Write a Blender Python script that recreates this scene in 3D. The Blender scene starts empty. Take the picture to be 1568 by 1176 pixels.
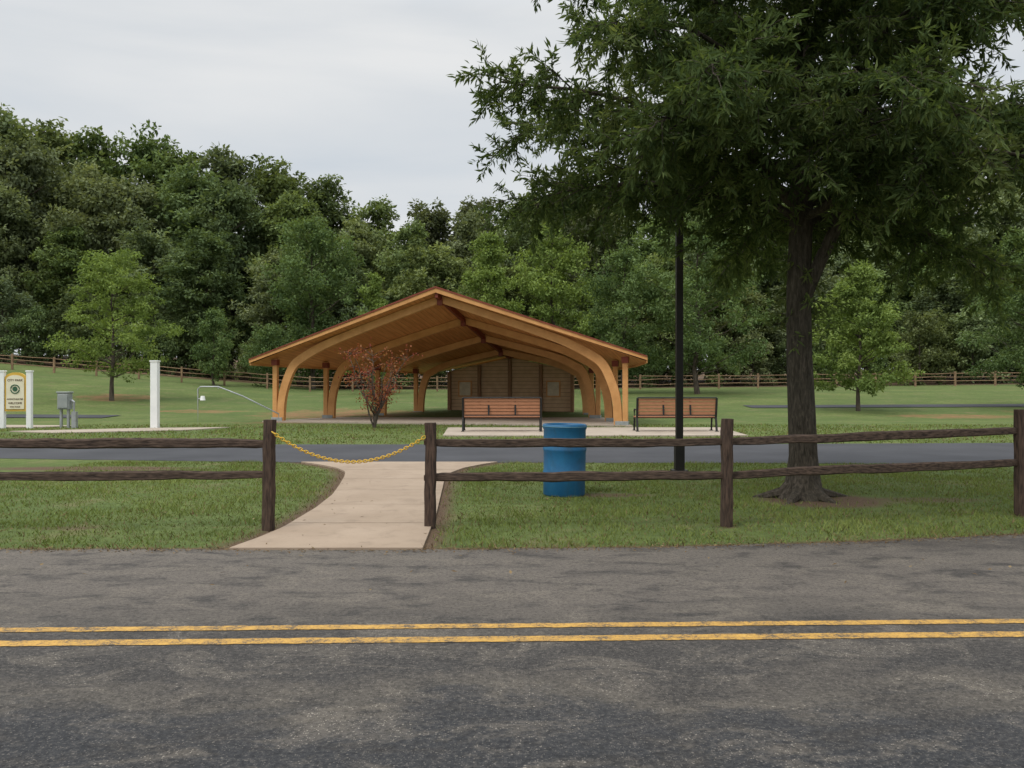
import bpy, math, numpy as np
from mathutils import Vector
rng=np.random.default_rng(7)
S=bpy.context.scene
S.view_settings.view_transform='Standard'; S.view_settings.look='None'; S.view_settings.exposure=0
# ---------------------------------------------------------------- mesh builder
class MB:
    def __init__(s): s.v=[];s.f=[];s.m=[];s.t=[];s.n=0
    def add(s,V,F,m=0,t=0.5):
        V=np.asarray(V,float).reshape(-1,3);F=np.asarray(F,int)
        s.v.append(V);s.f.append(F+s.n);s.n+=len(V)
        s.m.append(np.full(len(F),m));s.t.append(np.broadcast_to(np.asarray(t,float),(len(F),)))
    def box(s,c,d,rz=0,m=0,t=.5,R=None):
        x,y,z=[k/2 for k in d]
        V=np.array([[i*x,j*y,k*z] for k in(-1,1) for j in(-1,1) for i in(-1,1)])
        if R is None:
            ca,sa=math.cos(rz),math.sin(rz);R=np.array([[ca,-sa,0],[sa,ca,0],[0,0,1]])
        V=V@np.asarray(R).T+np.asarray(c)
        s.add(V,[[0,2,3,1],[4,5,7,6],[0,1,5,4],[2,6,7,3],[0,4,6,2],[1,3,7,5]],m,t)
    def tube(s,P,r,n=6,m=0,t=.5,cap=False,jit=0,close=False):
        P=np.asarray(P,float);k=len(P);r=np.broadcast_to(np.asarray(r,float),(k,))
        T=np.gradient(P,axis=0)
        if close: T=np.roll(P,-1,0)-np.roll(P,1,0)
        T/=np.linalg.norm(T,axis=1)[:,None]+1e-9
        ref=np.array([0,0,1.]) if abs(T[:,2]).mean()<.8 else np.array([1.,0,0])
        A=np.cross(T,ref);A/=np.linalg.norm(A,axis=1)[:,None]+1e-9;B=np.cross(T,A)
        th=np.arange(n)*2*math.pi/n+.3
        rr=r[:,None]*np.ones(n)
        if jit: rr=rr*(1+rng.uniform(-jit,jit,(k,n)))
        V=P[:,None]+rr[:,:,None]*(np.cos(th)[None,:,None]*A[:,None]+np.sin(th)[None,:,None]*B[:,None])
        F=[]
        for i in range(k if close else k-1):
            i2=(i+1)%k
            for j in range(n):
                F.append([i*n+j,i*n+(j+1)%n,i2*n+(j+1)%n,i2*n+j])
        s.add(V.reshape(-1,3),F,m,t)
        if cap:
            for i in (0,k-1):
                c=P[i];V2=np.vstack([V[i],c]);s.add(V2,[[j,(j+1)%n,n] for j in range(n)],m,t)
    def leaves(s,P,A,N,L,W,m=1,t=.5):
        A=A/(np.linalg.norm(A,axis=1)[:,None]+1e-9)
        B=np.cross(A,N);B/=np.linalg.norm(B,axis=1)[:,None]+1e-9
        L=np.broadcast_to(L,(len(P),))[:,None];W=np.broadcast_to(W,(len(P),))[:,None]
        up=np.cross(B,A)
        V=np.stack([P,P+A*L*.45+B*W/2,P+A*L-up*L*.12,P+A*L*.45-B*W/2],1).reshape(-1,3)
        s.add(V,np.arange(len(P)*4).reshape(-1,4),m,t)
    def poly_ext(s,pts,axis_off,m=0):
        P=np.asarray(pts,float);n=len(P);o=np.asarray(axis_off,float)
        c=P.mean(0)
        V=np.vstack([P,P+o,c,c+o])
        F4=[[i,(i+1)%n,n+(i+1)%n,n+i] for i in range(n)]
        s.add(V,F4,m)
        s.add(V,[[ (i+1)%n,i,2*n] for i in range(n)]+[[n+i,n+(i+1)%n,2*n+1] for i in range(n)],m)
    def done(s,name,mats,parent=None,smooth=False,bevel=0,link=True,attrs=None):
        V=np.vstack(s.v);me=bpy.data.meshes.new(name)
        me.vertices.add(len(V));me.vertices.foreach_set('co',V.ravel())
        loops=np.concatenate([f.ravel() for f in s.f]);tot=np.concatenate([np.full(len(f),f.shape[1]) for f in s.f])
        st=np.concatenate([[0],np.cumsum(tot)[:-1]])
        me.loops.add(len(loops));me.polygons.add(len(tot))
        me.polygons.foreach_set('loop_start',st.astype(np.int32))
        me.loops.foreach_set('vertex_index',loops.astype(np.int32))
        me.polygons.foreach_set('material_index',np.concatenate(s.m).astype(np.int32))
        me.polygons.foreach_set('use_smooth',np.full(len(tot),smooth))
        a=me.attributes.new('tint','FLOAT','FACE');a.data.foreach_set('value',np.concatenate(s.t).astype(np.float32))
        if attrs:
            for k,v in attrs.items():
                a=me.attributes.new(k,'FLOAT','POINT');a.data.foreach_set('value',v.astype(np.float32))
        for mm in (mats if isinstance(mats,(list,tuple)) else [mats]): me.materials.append(mm)
        me.update(calc_edges=True)
        if not link: return me
        o=bpy.data.objects.new(name,me);S.collection.objects.link(o)
        if parent: o.parent=parent
        if bevel:
            b=o.modifiers.new('bevel','BEVEL');b.width=bevel;b.segments=2;b.limit_method='ANGLE'
        return o
def empty(name,loc=(0,0,0),rz=0):
    o=bpy.data.objects.new(name,None);o.location=loc;o.rotation_euler=(0,0,rz);S.collection.objects.link(o);return o
# ---------------------------------------------------------------- materials
def nm(name):
    m=bpy.data.materials.new(name);m.use_nodes=True;nt=m.node_tree;nt.nodes.clear();return m,nt
def N(nt,t,**k):
    n=nt.nodes.new(t)
    for a,b in k.items(): setattr(n,a,b)
    return n
def ramp(nt,fac,stops):
    r=nt.nodes.new('ShaderNodeValToRGB');e=r.color_ramp.elements
    while len(e)<len(stops): e.new(.5)
    for i,(p,c) in enumerate(stops):
        e[i].position=p;e[i].color=(*c,1) if len(c)==3 else c
    nt.links.new(fac,r.inputs[0]);return r.outputs[0]
def mix(nt,fac,a,b,mode='MIX'):
    n=nt.nodes.new('ShaderNodeMix');n.data_type='RGBA';n.blend_type=mode
    for sock,val in ((n.inputs[0],fac),(n.inputs[6],a),(n.inputs[7],b)):
        if hasattr(val,'is_linked'): nt.links.new(val,sock)
        elif isinstance(val,(int,float)): sock.default_value=val
        else: sock.default_value=(*val,1)
    return n.outputs[2]
def math_(nt,op,a,b=0.,clamp=False):
    n=nt.nodes.new('ShaderNodeMath');n.operation=op;n.use_clamp=clamp
    for i,v in enumerate((a,b)):
        if isinstance(v,(int,float)): n.inputs[i].default_value=v
        else: nt.links.new(v,n.inputs[i])
    return n.outputs[0]
def noise(nt,vec,scale,detail=4,rough=.55,dist=0):
    n=N(nt,'ShaderNodeTexNoise');n.inputs['Scale'].default_value=scale;n.inputs['Detail'].default_value=detail
    n.inputs['Roughness'].default_value=rough;n.inputs['Distortion'].default_value=dist
    nt.links.new(vec,n.inputs['Vector']);return n.outputs['Fac']
def coords(nt,scale=(1,1,1),loc=(0,0,0)):
    g=N(nt,'ShaderNodeTexCoord');mp=N(nt,'ShaderNodeMapping');mp.inputs['Scale'].default_value=scale;mp.inputs['Location'].default_value=loc
    nt.links.new(g.outputs['Object'],mp.inputs['Vector']);return mp.outputs['Vector']
def out(nt,col,rough=.8,bump=None,bs=.3,bd=.01,spec=.3,metal=0):
    p=N(nt,'ShaderNodeBsdfPrincipled');o=N(nt,'ShaderNodeOutputMaterial')
    if isinstance(col,tuple): p.inputs['Base Color'].default_value=(*col,1)
    else: nt.links.new(col,p.inputs['Base Color'])
    if isinstance(rough,(int,float)): p.inputs['Roughness'].default_value=rough
    else: nt.links.new(rough,p.inputs['Roughness'])
    p.inputs['Specular IOR Level'].default_value=spec;p.inputs['Metallic'].default_value=metal
    if bump is not None:
        b=N(nt,'ShaderNodeBump');b.inputs['Strength'].default_value=bs;b.inputs['Distance'].default_value=bd
        nt.links.new(bump,b.inputs['Height']);nt.links.new(b.outputs[0],p.inputs['Normal'])
    nt.links.new(p.outputs[0],o.inputs[0])
def simple(name,c1,c2,scale=3,st=(1,1,1),rough=.7,bs=.3,bd=.01,spec=.3,metal=0,lo=.3,hi=.7,detail=5):
    m,nt=nm(name);v=coords(nt,st);f=noise(nt,v,scale,detail)
    out(nt,ramp(nt,f,[(lo,c1),(hi,c2)]),rough,f,bs,bd,spec,metal);return m
def leafmat(name,dark,mid,light,gloss=.0,trans=.3,vary=False):
    m,nt=nm(name)
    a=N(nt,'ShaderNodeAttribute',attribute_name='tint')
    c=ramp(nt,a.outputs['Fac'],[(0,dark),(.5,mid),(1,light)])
    if vary:
        oi=N(nt,'ShaderNodeObjectInfo')
        hs=N(nt,'ShaderNodeHueSaturation')
        nt.links.new(c,hs.inputs['Color'])
        mr=N(nt,'ShaderNodeMapRange');mr.inputs[3].default_value=.476;mr.inputs[4].default_value=.515
        nt.links.new(oi.outputs['Random'],mr.inputs[0]);nt.links.new(mr.outputs[0],hs.inputs['Hue'])
        r2=math_(nt,'FRACT',math_(nt,'MULTIPLY',oi.outputs['Random'],7.31))
        nt.links.new(math_(nt,'ADD',math_(nt,'MULTIPLY',r2,.7),.72),hs.inputs['Value'])
        r3=math_(nt,'FRACT',math_(nt,'MULTIPLY',oi.outputs['Random'],13.7))
        nt.links.new(math_(nt,'ADD',math_(nt,'MULTIPLY',r3,.3),.72),hs.inputs['Saturation'])
        c=hs.outputs[0]
    d=N(nt,'ShaderNodeBsdfDiffuse');t=N(nt,'ShaderNodeBsdfTranslucent')
    nt.links.new(c,d.inputs[0])
    o=N(nt,'ShaderNodeOutputMaterial')
    if trans==0:
        nt.links.new(d.outputs[0],o.inputs[0]);return m
    tc=mix(nt,1.,c,(1.3,1.25,.6),'MULTIPLY');nt.links.new(tc,t.inputs[0])
    m1=N(nt,'ShaderNodeMixShader');m1.inputs[0].default_value=trans
    nt.links.new(d.outputs[0],m1.inputs[1]);nt.links.new(t.outputs[0],m1.inputs[2])
    nt.links.new(m1.outputs[0],o.inputs[0]);return m

M_forest=leafmat('forest_leaves',(.07,.10,.040),(.128,.172,.066),(.19,.24,.095),vary=True)
M_mid=leafmat('shade_tree_leaves',(.07,.11,.046),(.125,.18,.074),(.18,.245,.098))
M_lime=leafmat('young_lime_leaves',(.115,.165,.052),(.185,.25,.075),(.25,.32,.10))
M_oak=leafmat('oak_leaves',(.048,.074,.032),(.092,.130,.050),(.175,.215,.088),trans=.4)
M_red=leafmat('red_leaves',(.17,.045,.032),(.27,.075,.05),(.32,.17,.08))
M_grassblade=leafmat('grass_blades',(.095,.12,.038),(.155,.195,.056),(.235,.27,.088),trans=.2)
M_straw=leafmat('dry_grass',(.10,.065,.035),(.16,.11,.06),(.24,.18,.10),trans=0)
M_bark=simple('bark_far',(.04,.032,.025),(.12,.095,.075),4,(3,3,.6),.95)
def mk_bark():
    m,nt=nm('oak_bark');v=coords(nt,(5,5,1.1));f=noise(nt,v,6,8,.65,.6);v2=coords(nt)
    g=noise(nt,v2,1.5,3)
    c=ramp(nt,f,[(.32,(.016,.012,.009)),(.55,(.080,.064,.05)),(.75,(.17,.14,.115))])
    c=mix(nt,math_(nt,'MULTIPLY',g,.5),c,(.06,.06,.045));out(nt,c,.95,f,1.,.03,.15);return m
M_obark=mk_bark()
M_fence=simple('weathered_dark_wood',(.020,.013,.010),(.11,.074,.054),9,(1,6,6),.9,.8,.012)
M_fpost=simple('weathered_post_wood',(.020,.013,.010),(.10,.064,.046),9,(6,6,.8),.9,.8,.012)
M_ffar=simple('far_fence_wood',(.16,.10,.06),(.30,.20,.12),3,(1,1,1),.9)
def mk_glu():
    m,nt=nm('glulam_wood');v=coords(nt,(1,1,1));f=noise(nt,v,2.2,6,.6)
    v2=coords(nt,(1.2,1.2,14));g=noise(nt,v2,3,4)
    c=ramp(nt,f,[(.3,(.52,.25,.085)),(.7,(.70,.37,.14))]);c=mix(nt,math_(nt,'MULTIPLY',g,.4),c,(.36,.17,.065))
    out(nt,c,.55,g,.15,.005);return m
M_glu=mk_glu()
def mk_deck():
    m,nt=nm('roof_decking_wood');v=coords(nt)
    sp=N(nt,'ShaderNodeSeparateXYZ');nt.links.new(v,sp.inputs[0])
    fr=math_(nt,'FRACT',math_(nt,'MULTIPLY',sp.outputs[0],5.0))
    line=math_(nt,'LESS_THAN',fr,.09)
    f=noise(nt,coords(nt,(5,.4,1)),2,5)
    c=ramp(nt,f,[(.3,(.46,.18,.06)),(.7,(.66,.30,.115))]);c=mix(nt,math_(nt,'MULTIPLY',line,.5),c,(.16,.07,.03))
    out(nt,c,.6);return m
M_deck=mk_deck()
M_shingle=simple('shingle_roof',(.06,.045,.035),(.12,.09,.07),20,rough=.95)
M_redmetal=simple('red_brown_metal',(.16,.035,.02),(.22,.05,.03),5,rough=.5)
def mk_siding():
    m,nt=nm('brown_siding');v=coords(nt);sp=N(nt,'ShaderNodeSeparateXYZ');nt.links.new(v,sp.inputs[0])
    fr=math_(nt,'FRACT',math_(nt,'MULTIPLY',sp.outputs[2],5.2));line=math_(nt,'LESS_THAN',fr,.12)
    f=noise(nt,v,3,5);c=ramp(nt,f,[(.3,(.50,.34,.20)),(.7,(.64,.45,.28))])
    c=mix(nt,line,c,(.26,.17,.10));out(nt,c,.8);return m
M_siding=mk_siding()
M_white=simple('white_paint',(.72,.73,.72),(.84,.84,.82),2,rough=.5,bs=.05)
M_cream=simple('cream_panel',(.66,.6,.42),(.75,.70,.55),2,rough=.5,bs=.05)
M_gold=simple('gold_frame_paint',(.50,.30,.04),(.62,.40,.08),3,rough=.5,bs=.05)
M_green=simple('sign_green',(.03,.09,.05),(.05,.12,.07),3)
M_letter=simple('sign_brown_letters',(.10,.05,.03),(.14,.07,.04),3)
M_black=simple('black_metal',(.010,.010,.010),(.022,.021,.02),6,rough=.5,bs=.05)
M_pole=simple('bronze_black_pole',(.012,.010,.009),(.022,.018,.016),4,rough=.45,bs=.03)
M_galv=simple('galvanized_metal',(.30,.31,.32),(.42,.43,.44),5,rough=.45,metal=.5,bs=.05)
M_gray=simple('gray_enclosure',(.22,.24,.24),(.30,.32,.31),4,rough=.5,bs=.05)
M_slat=simple('bench_slat_wood',(.32,.145,.08),(.43,.20,.11),9,(1,5,5),.7,.2,spec=.15)
def mk_blue():
    m,nt=nm('blue_drum_plastic');v=coords(nt);f=noise(nt,v,4,6,.6);g=noise(nt,coords(nt,(8,8,1)),3,4)
    c=ramp(nt,f,[(.3,(.008,.085,.20)),(.7,(.016,.13,.27))]);c=mix(nt,ramp(nt,g,[(.6,(0,0,0)),(.8,(.2,.2,.2))]),c,(.16,.25,.3))
    dr=ramp(nt,noise(nt,coords(nt,(1,1,.4)),6,6,.7),[(.52,(0,0,0)),(.72,(.6,.6,.6))]);c=mix(nt,dr,c,(.03,.06,.08))
    out(nt,c,.5,f,.1,.01,.4);return m
M_blue=mk_blue()
M_ychain=simple('yellow_plastic_chain',(.55,.33,.03),(.70,.45,.06),30,rough=.5,bs=.05)
def mk_conc(name,a,b):
    m,nt=nm(name);v=coords(nt);f=noise(nt,v,.9,6,.6);g=noise(nt,v,60,3)
    w=noise(nt,v,4,5,.6,.5)
    c=ramp(nt,f,[(.3,a),(.7,b)]);c=mix(nt,math_(nt,'MULTIPLY',g,.35),c,tuple(k*.6 for k in a))
    c=mix(nt,ramp(nt,w,[(.52,(0,0,0)),(.75,(.5,.5,.5))]),c,tuple(k*.62 for k in a))
    out(nt,c,.9,g,.25,.004,.2);return m
M_conc=mk_conc('concrete_walk',(.31,.235,.17),(.41,.32,.24))
M_conc2=mk_conc('concrete_pad',(.34,.285,.225),(.44,.37,.30))
def mk_road():
    m,nt=nm('road_asphalt');v=coords(nt);sp=N(nt,'ShaderNodeSeparateXYZ');nt.links.new(v,sp.inputs[0])
    x,y=sp.outputs[0],sp.outputs[1]
    w=noise(nt,coords(nt,(.6,1.0,1)),1.3,7,.68,.5)
    yy=math_(nt,'ADD',y,math_(nt,'MULTIPLY',math_(nt,'SUBTRACT',w,.5),2.2))
    c=ramp(nt,math_(nt,'DIVIDE',yy,10.0),[(.37,(.032,.033,.036)),(.405,(.038,.038,.040)),(.43,(.082,.073,.062)),(.46,(.072,.064,.056)),(.48,(.046,.043,.041)),(.53,(.056,.051,.047)),(.59,(.096,.084,.072)),(.66,(.120,.104,.089)),(.81,(.125,.109,.093)),(.855,(.085,.074,.064))])
    n2=noise(nt,coords(nt,(1,2.0,1)),1.7,7,.72,.3)
    c=mix(nt,ramp(nt,n2,[(.38,(.8,.8,.8)),(.50,(0,0,0))]),c,(.040,.037,.035))
    n3=noise(nt,coords(nt,(1,1.5,1)),1.6,8,.75,.8)
    worn=ramp(nt,n3,[(.50,(0,0,0)),(.60,(1,1,1))])
    near=ramp(nt,math_(nt,'DIVIDE',y,10.0),[(.52,(.8,.8,.8)),(.60,(.35,.35,.35))])
    c=mix(nt,math_(nt,'MULTIPLY',worn,.34),c,(.19,.163,.13))
    gr=noise(nt,v,34,6,.9)
    c=mix(nt,1.,c,ramp(nt,gr,[(.38,(.4,.4,.4)),(.5,(1,1,1)),(.66,(1.0,1.0,1.0))]),'MULTIPLY')
    c=mix(nt,math_(nt,'MULTIPLY',ramp(nt,gr,[(.52,(0,0,0)),(.68,(.45,.45,.45))]),near),c,(.25,.22,.183))
    for sc_,th_,am,sel_ in ((55,.30,.45,.90),(100,.36,.5,.82)):
        vo=N(nt,'ShaderNodeTexVoronoi');vo.inputs['Scale'].default_value=sc_;nt.links.new(v,vo.inputs['Vector'])
        spk=math_(nt,'LESS_THAN',vo.outputs['Distance'],th_)
        sc=N(nt,'ShaderNodeSeparateColor');nt.links.new(vo.outputs['Color'],sc.inputs[0])
        sel=math_(nt,'GREATER_THAN',sc.outputs[0],sel_)
        amt=math_(nt,'MULTIPLY',math_(nt,'MULTIPLY',spk,sel),math_(nt,'ADD',math_(nt,'MULTIPLY',worn,.4),am*.5))
        amt=math_(nt,'MULTIPLY',amt,near)
        c=mix(nt,amt,c,(.46,.41,.35))
        sel2=math_(nt,'LESS_THAN',sc.outputs[1],.25);c=mix(nt,math_(nt,'MULTIPLY',math_(nt,'MULTIPLY',spk,sel2),.5),c,(.025,.024,.023))
    out(nt,c,.85,gr,.5,.008,.25);return m
M_road=mk_road()
def mk_path():
    m,nt=nm('path_asphalt');v=coords(nt);f=noise(nt,v,.5,5);g=noise(nt,v,40,3)
    c=ramp(nt,f,[(.3,(.045,.046,.051)),(.7,(.072,.073,.080))]);c=mix(nt,math_(nt,'MULTIPLY',g,.2),c,(.12,.12,.12))
    out(nt,c,.9,g,.4,.005,.1);return m
M_path=mk_path()
def mk_line():
    m,nt=nm('yellow_road_paint');v=coords(nt);f=noise(nt,v,6,7,.75);g=noise(nt,v,60,4,.8)
    s=math_(nt,'ADD',math_(nt,'MULTIPLY',f,.5),math_(nt,'MULTIPLY',g,.5))
    c=ramp(nt,s,[(.42,(.08,.07,.055)),(.485,(.36,.21,.06)),(.56,(.50,.29,.065)),(.7,(.58,.37,.12))])
    out(nt,c,.75,g,.4,.004);return m
M_line=mk_line()
def mk_ground():
    m,nt=nm('grass_ground');v=coords(nt)
    f=noise(nt,v,.35,6,.6);g=noise(nt,v,6,6,.7);h=noise(nt,v,45,4,.7)
    c=ramp(nt,f,[(.3,(.10,.14,.042)),(.5,(.138,.183,.055)),(.7,(.19,.225,.078))])
    c=mix(nt,ramp(nt,g,[(.4,(.65,.65,.65)),(.58,(0,0,0))]),c,(.078,.097,.034))
    c=mix(nt,ramp(nt,h,[(.35,(.6,.6,.6)),(.6,(0,0,0))]),c,(.05,.062,.024))
    bnd=noise(nt,coords(nt,(.06,.28,1)),1.0,5,.6,.5)
    c=mix(nt,ramp(nt,bnd,[(.42,(.55,.55,.55)),(.56,(0,0,0))]),c,(.075,.11,.036))
    n4=noise(nt,v,.9,6,.7)
    c=mix(nt,ramp(nt,n4,[(.54,(0,0,0)),(.70,(.65,.65,.65))]),c,(.19,.155,.085))
    a=N(nt,'ShaderNodeAttribute',attribute_name='dirt_shade');b=N(nt,'ShaderNodeAttribute',attribute_name='clay')
    wob=math_(nt,'MULTIPLY',math_(nt,'SUBTRACT',g,.5),1.6)
    da=math_(nt,'ADD',math_(nt,'SUBTRACT',math_(nt,'MULTIPLY',a.outputs['Fac'],1.8),.4),wob,True)
    da=math_(nt,'MULTIPLY',da,math_(nt,'GREATER_THAN',a.outputs['Fac'],.02))
    dc=ramp(nt,h,[(.3,(.055,.038,.025)),(.7,(.17,.115,.075))])
    c=mix(nt,da,c,dc)
    wob2=math_(nt,'MULTIPLY',math_(nt,'SUBTRACT',n4,.5),3.5)
    ba=math_(nt,'ADD',math_(nt,'SUBTRACT',math_(nt,'MULTIPLY',b.outputs['Fac'],1.8),.75),math_(nt,'ADD',wob,wob2),True)
    ba=math_(nt,'MULTIPLY',ba,math_(nt,'GREATER_THAN',b.outputs['Fac'],.02))
    c=mix(nt,math_(nt,'MULTIPLY',ba,.7),c,(.26,.125,.072))
    out(nt,c,.95,h,.6,.03,.1);return m
M_ground=mk_ground()
# ---------------------------------------------------------------- terrain
def sst(a,b,x):
    t=np.clip((np.asarray(x,float)-a)/(b-a),0,1);return t*t*(3-2*t)
def h(x,y):
    x=np.asarray(x,float);y=np.asarray(y,float)
    left=np.clip(-16-x,0,40)*.08
    return sst(34,72,y)*(1.05+.010*np.clip(x,0,60)+left)+np.clip(y-72,0,150)*.025
def E(x):
    x=np.asarray(x,float);t=np.clip(x+1,0,9)
    return 8.25+.02*t*t+np.clip(x-8,0,1e4)*.36
yl=np.array([8.22,8.8,9.4,10.9,12.2,13.4,14.6,15.4,16.1,16.8,17.6]);xl=np.array([-2.72,-2.60,-2.52,-2.50,-2.56,-2.70,-2.86,-3.0,-3.3,-3.8,-4.5])
yr=np.array([8.28,10.4,12.9,14.4,15.2,16.1,16.8,17.6]);xr=np.array([-.86,-.92,-1.05,-1.13,-1.1,-.9,-.6,-.15])
def SL(y): return np.interp(y,yl,xl)
def SR(y): return np.interp(y,yr,xr)
def PN(x):
    return 17.35+np.clip(-4-np.asarray(x,float),0,30)*.14-np.clip(np.asarray(x,float),0,10)*.03
def PF(x): return 22.6+np.clip(np.asarray(x,float)-4,0,20)*.06
def axis(segs):
    r=[]
    for a,b,s in segs: r+=list(np.arange(a,b-1e-6,s))
    return np.array(r+[segs[-1][1]])
xs=axis([(-900,-100,80),(-100,-40,4),(-40,-12,1),(-12,12,.12),(12,40,1),(40,100,4),(100,900,80)])
ys=axis([(-300,-4,37),(-4,7.6,1.16),(7.6,18,.12),(18,34,.5),(34,80,1),(80,160,5),(160,1500,67)])
X,Y=np.meshgrid(xs,ys);Z=h(X,Y)
def blob(cx,cy,rx,ry): 
    d=((X-cx)/rx)**2+((Y-cy)/ry)**2;return np.clip(1.3-d,0,1)
ins=(Y>8)&(Y<17.6)
dl=np.abs(X-SL(Y));dr=np.abs(X-SR(Y))
dirt_shade=np.where(ins,np.maximum(np.clip(1-dl/.42,0,1),np.clip(1-dr/.34,0,1)),0)
dirt_shade=np.maximum(dirt_shade,np.clip(1-np.abs(Y-E(X))/.20,0,1)*.95)
dirt_shade=np.maximum(dirt_shade,blob(4.25,11.75,.95,.8));dirt_shade=np.maximum(dirt_shade,blob(1.3,12.3,.9,.28)*.7);dirt_shade=np.maximum(dirt_shade,blob(5.6,11.8,1.1,.35)*.6)  # bare soil at the oak; patch right of the barrel paints its cast shadow
dirt_shade=np.maximum(dirt_shade,blob(-7.9,16.2,2.4,.5)*.8);dirt_shade=np.maximum(dirt_shade,blob(-5,9.5,.5,.15)*.6)
for (px,py) in [(-5.95,9.25),(-2.66,9.36),(-.91,9.5),(2.41,9.6),(6.18,10.4)]: dirt_shade=np.maximum(dirt_shade,blob(px,py,.16,.13)*.8)
dirt_shade=np.maximum(dirt_shade,(Y>73)*1.0*np.clip((Y-73)/4,0,1))
clay=np.zeros_like(X)
for b in [(-8.5,42,5,5),(-24,52,3,3),(-16,44,3,1.5),(21,40,4,2.2),(28,43,4,1.5),(-9,35.3,3,1.2)]: clay=np.maximum(clay,blob(*b)*.8)
nx,ny=len(xs),len(ys)
idx=np.arange(nx*ny).reshape(ny,nx)
F=np.stack([idx[:-1,:-1],idx[:-1,1:],idx[1:,1:],idx[1:,:-1]],-1).reshape(-1,4)
g=MB();g.add(np.stack([X,Y,Z],-1).reshape(-1,3),F);g.done('ground',M_ground,smooth=True,attrs={'dirt_shade':dirt_shade.ravel(),'clay':clay.ravel()})
def sheet(name,x0,x1,nx,fn,ff,ny,zo,mat,terr=True,jit=0):
    xx=np.linspace(x0,x1,nx);a=fn(xx)+rng.uniform(-jit,jit,nx);b=ff(xx)+rng.uniform(-jit,jit,nx)
    t=np.linspace(0,1,ny)[:,None];yy=a*(1-t)+b*t;xx=np.broadcast_to(xx,yy.shape)
    zz=(h(xx,yy) if terr else 0)+zo+0*yy
    idx=np.arange(nx*ny).reshape(ny,nx);F=np.stack([idx[:-1,:-1],idx[:-1,1:],idx[1:,1:],idx[1:,:-1]],-1).reshape(-1,4)
    b_=MB();b_.add(np.stack([xx,yy,zz],-1).reshape(-1,3),F);return b_.done(name,mat)
C=lambda k:(lambda x:k+0*np.asarray(x,float))
Er=lambda x:E(x)+.02*np.sin(x*3.1)+.015*np.sin(x*7.7+1)
sheet('road',-60,60,1800,C(-3.0),Er,3,.006,M_road,False,.016)
YL=lambda o:(lambda x:5.42+.031*np.asarray(x,float)+o)
rm=empty('road_centre_line_marking')
a_=sheet('yellow_line_near',-60,60,2400,YL(-.135),YL(-.02),2,.010,M_line,False,.006);a_.parent=rm
a_=sheet('yellow_line_far',-60,60,2400,YL(.165),YL(.265),2,.010,M_line,False,.006);a_.parent=rm
sheet('asphalt_path',-60,60,500,PN,PF,3,.006,M_path,False,.03)
sheet('asphalt_path',13,90,120,lambda x:46+.02*x,lambda x:48+.02*x,3,.03,M_path)
sheet('asphalt_path',-90,-18.5,80,lambda x:38.6+0*x,lambda x:40.6+0*x,3,.03,M_path)
sb=MB()
st=[8.24,9.7,11.2,12.7,14.2,15.7,17.34]
for a,b in zip(st[:-1],st[1:]):
    a2=a if a==st[0] else a+.010;b2=b-.010 if b!=st[-1] else b
    k=9;t=np.linspace(a2,b2,k);zt=.028
    m_=7;rows=[]
    for q in t:
        lx,rx=SL(q),SR(q);rows.append([[lx+(rx-lx)*j/m_,q,zt] for j in range(m_+1)])
    V=np.array(rows);n=m_+1
    if a==st[0]:
        xx=V[0,:,0];V[0,:,1]=E(xx)-.03
    top=V.reshape(-1,3);F=[[i*n+j,i*n+j+1,(i+1)*n+j+1,(i+1)*n+j] for i in range(k-1) for j in range(m_)]
    sb.add(top,F)
    ring=[i for i in range(n)]+[i*n+n-1 for i in range(1,k)]+[(k-1)*n+j for j in range(n-2,-1,-1)]+[i*n for i in range(k-2,0,-1)]
    R_=top[ring];L_=len(ring);V2=np.vstack([R_,R_*[1,1,0]-[0,0,.02]])
    sb.add(V2,[[i,i+L_,(i+1)%L_+L_,(i+1)%L_] for i in range(L_)])
sb.done('concrete_sidewalk',M_conc)
def pad(name,pts,z0,z1,mat):
    b=MB();P=np.array([[x,y,z0] for x,y in pts]);b.poly_ext(P,(0,0,z1-z0));return b.done(name,mat)
pad('concrete_bench_pad',[(-2.1,26.0),(1,25.9),(7.2,26.1),(7.5,30.8),(-2.3,30.8)],-.02,.04,M_conc2)
pad('concrete_walkway',[(-14.8,27.6),(-11.2,29.3),(-10.3,31.2),(-13,30.7),(-16.8,28.6)],-.02,.03,M_conc2)
pad('concrete_walkway',[(-25,31.5),(-17.2,31.2),(-16.6,32.7),(-25,33.6)],-.02,.025,M_conc2)
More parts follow.
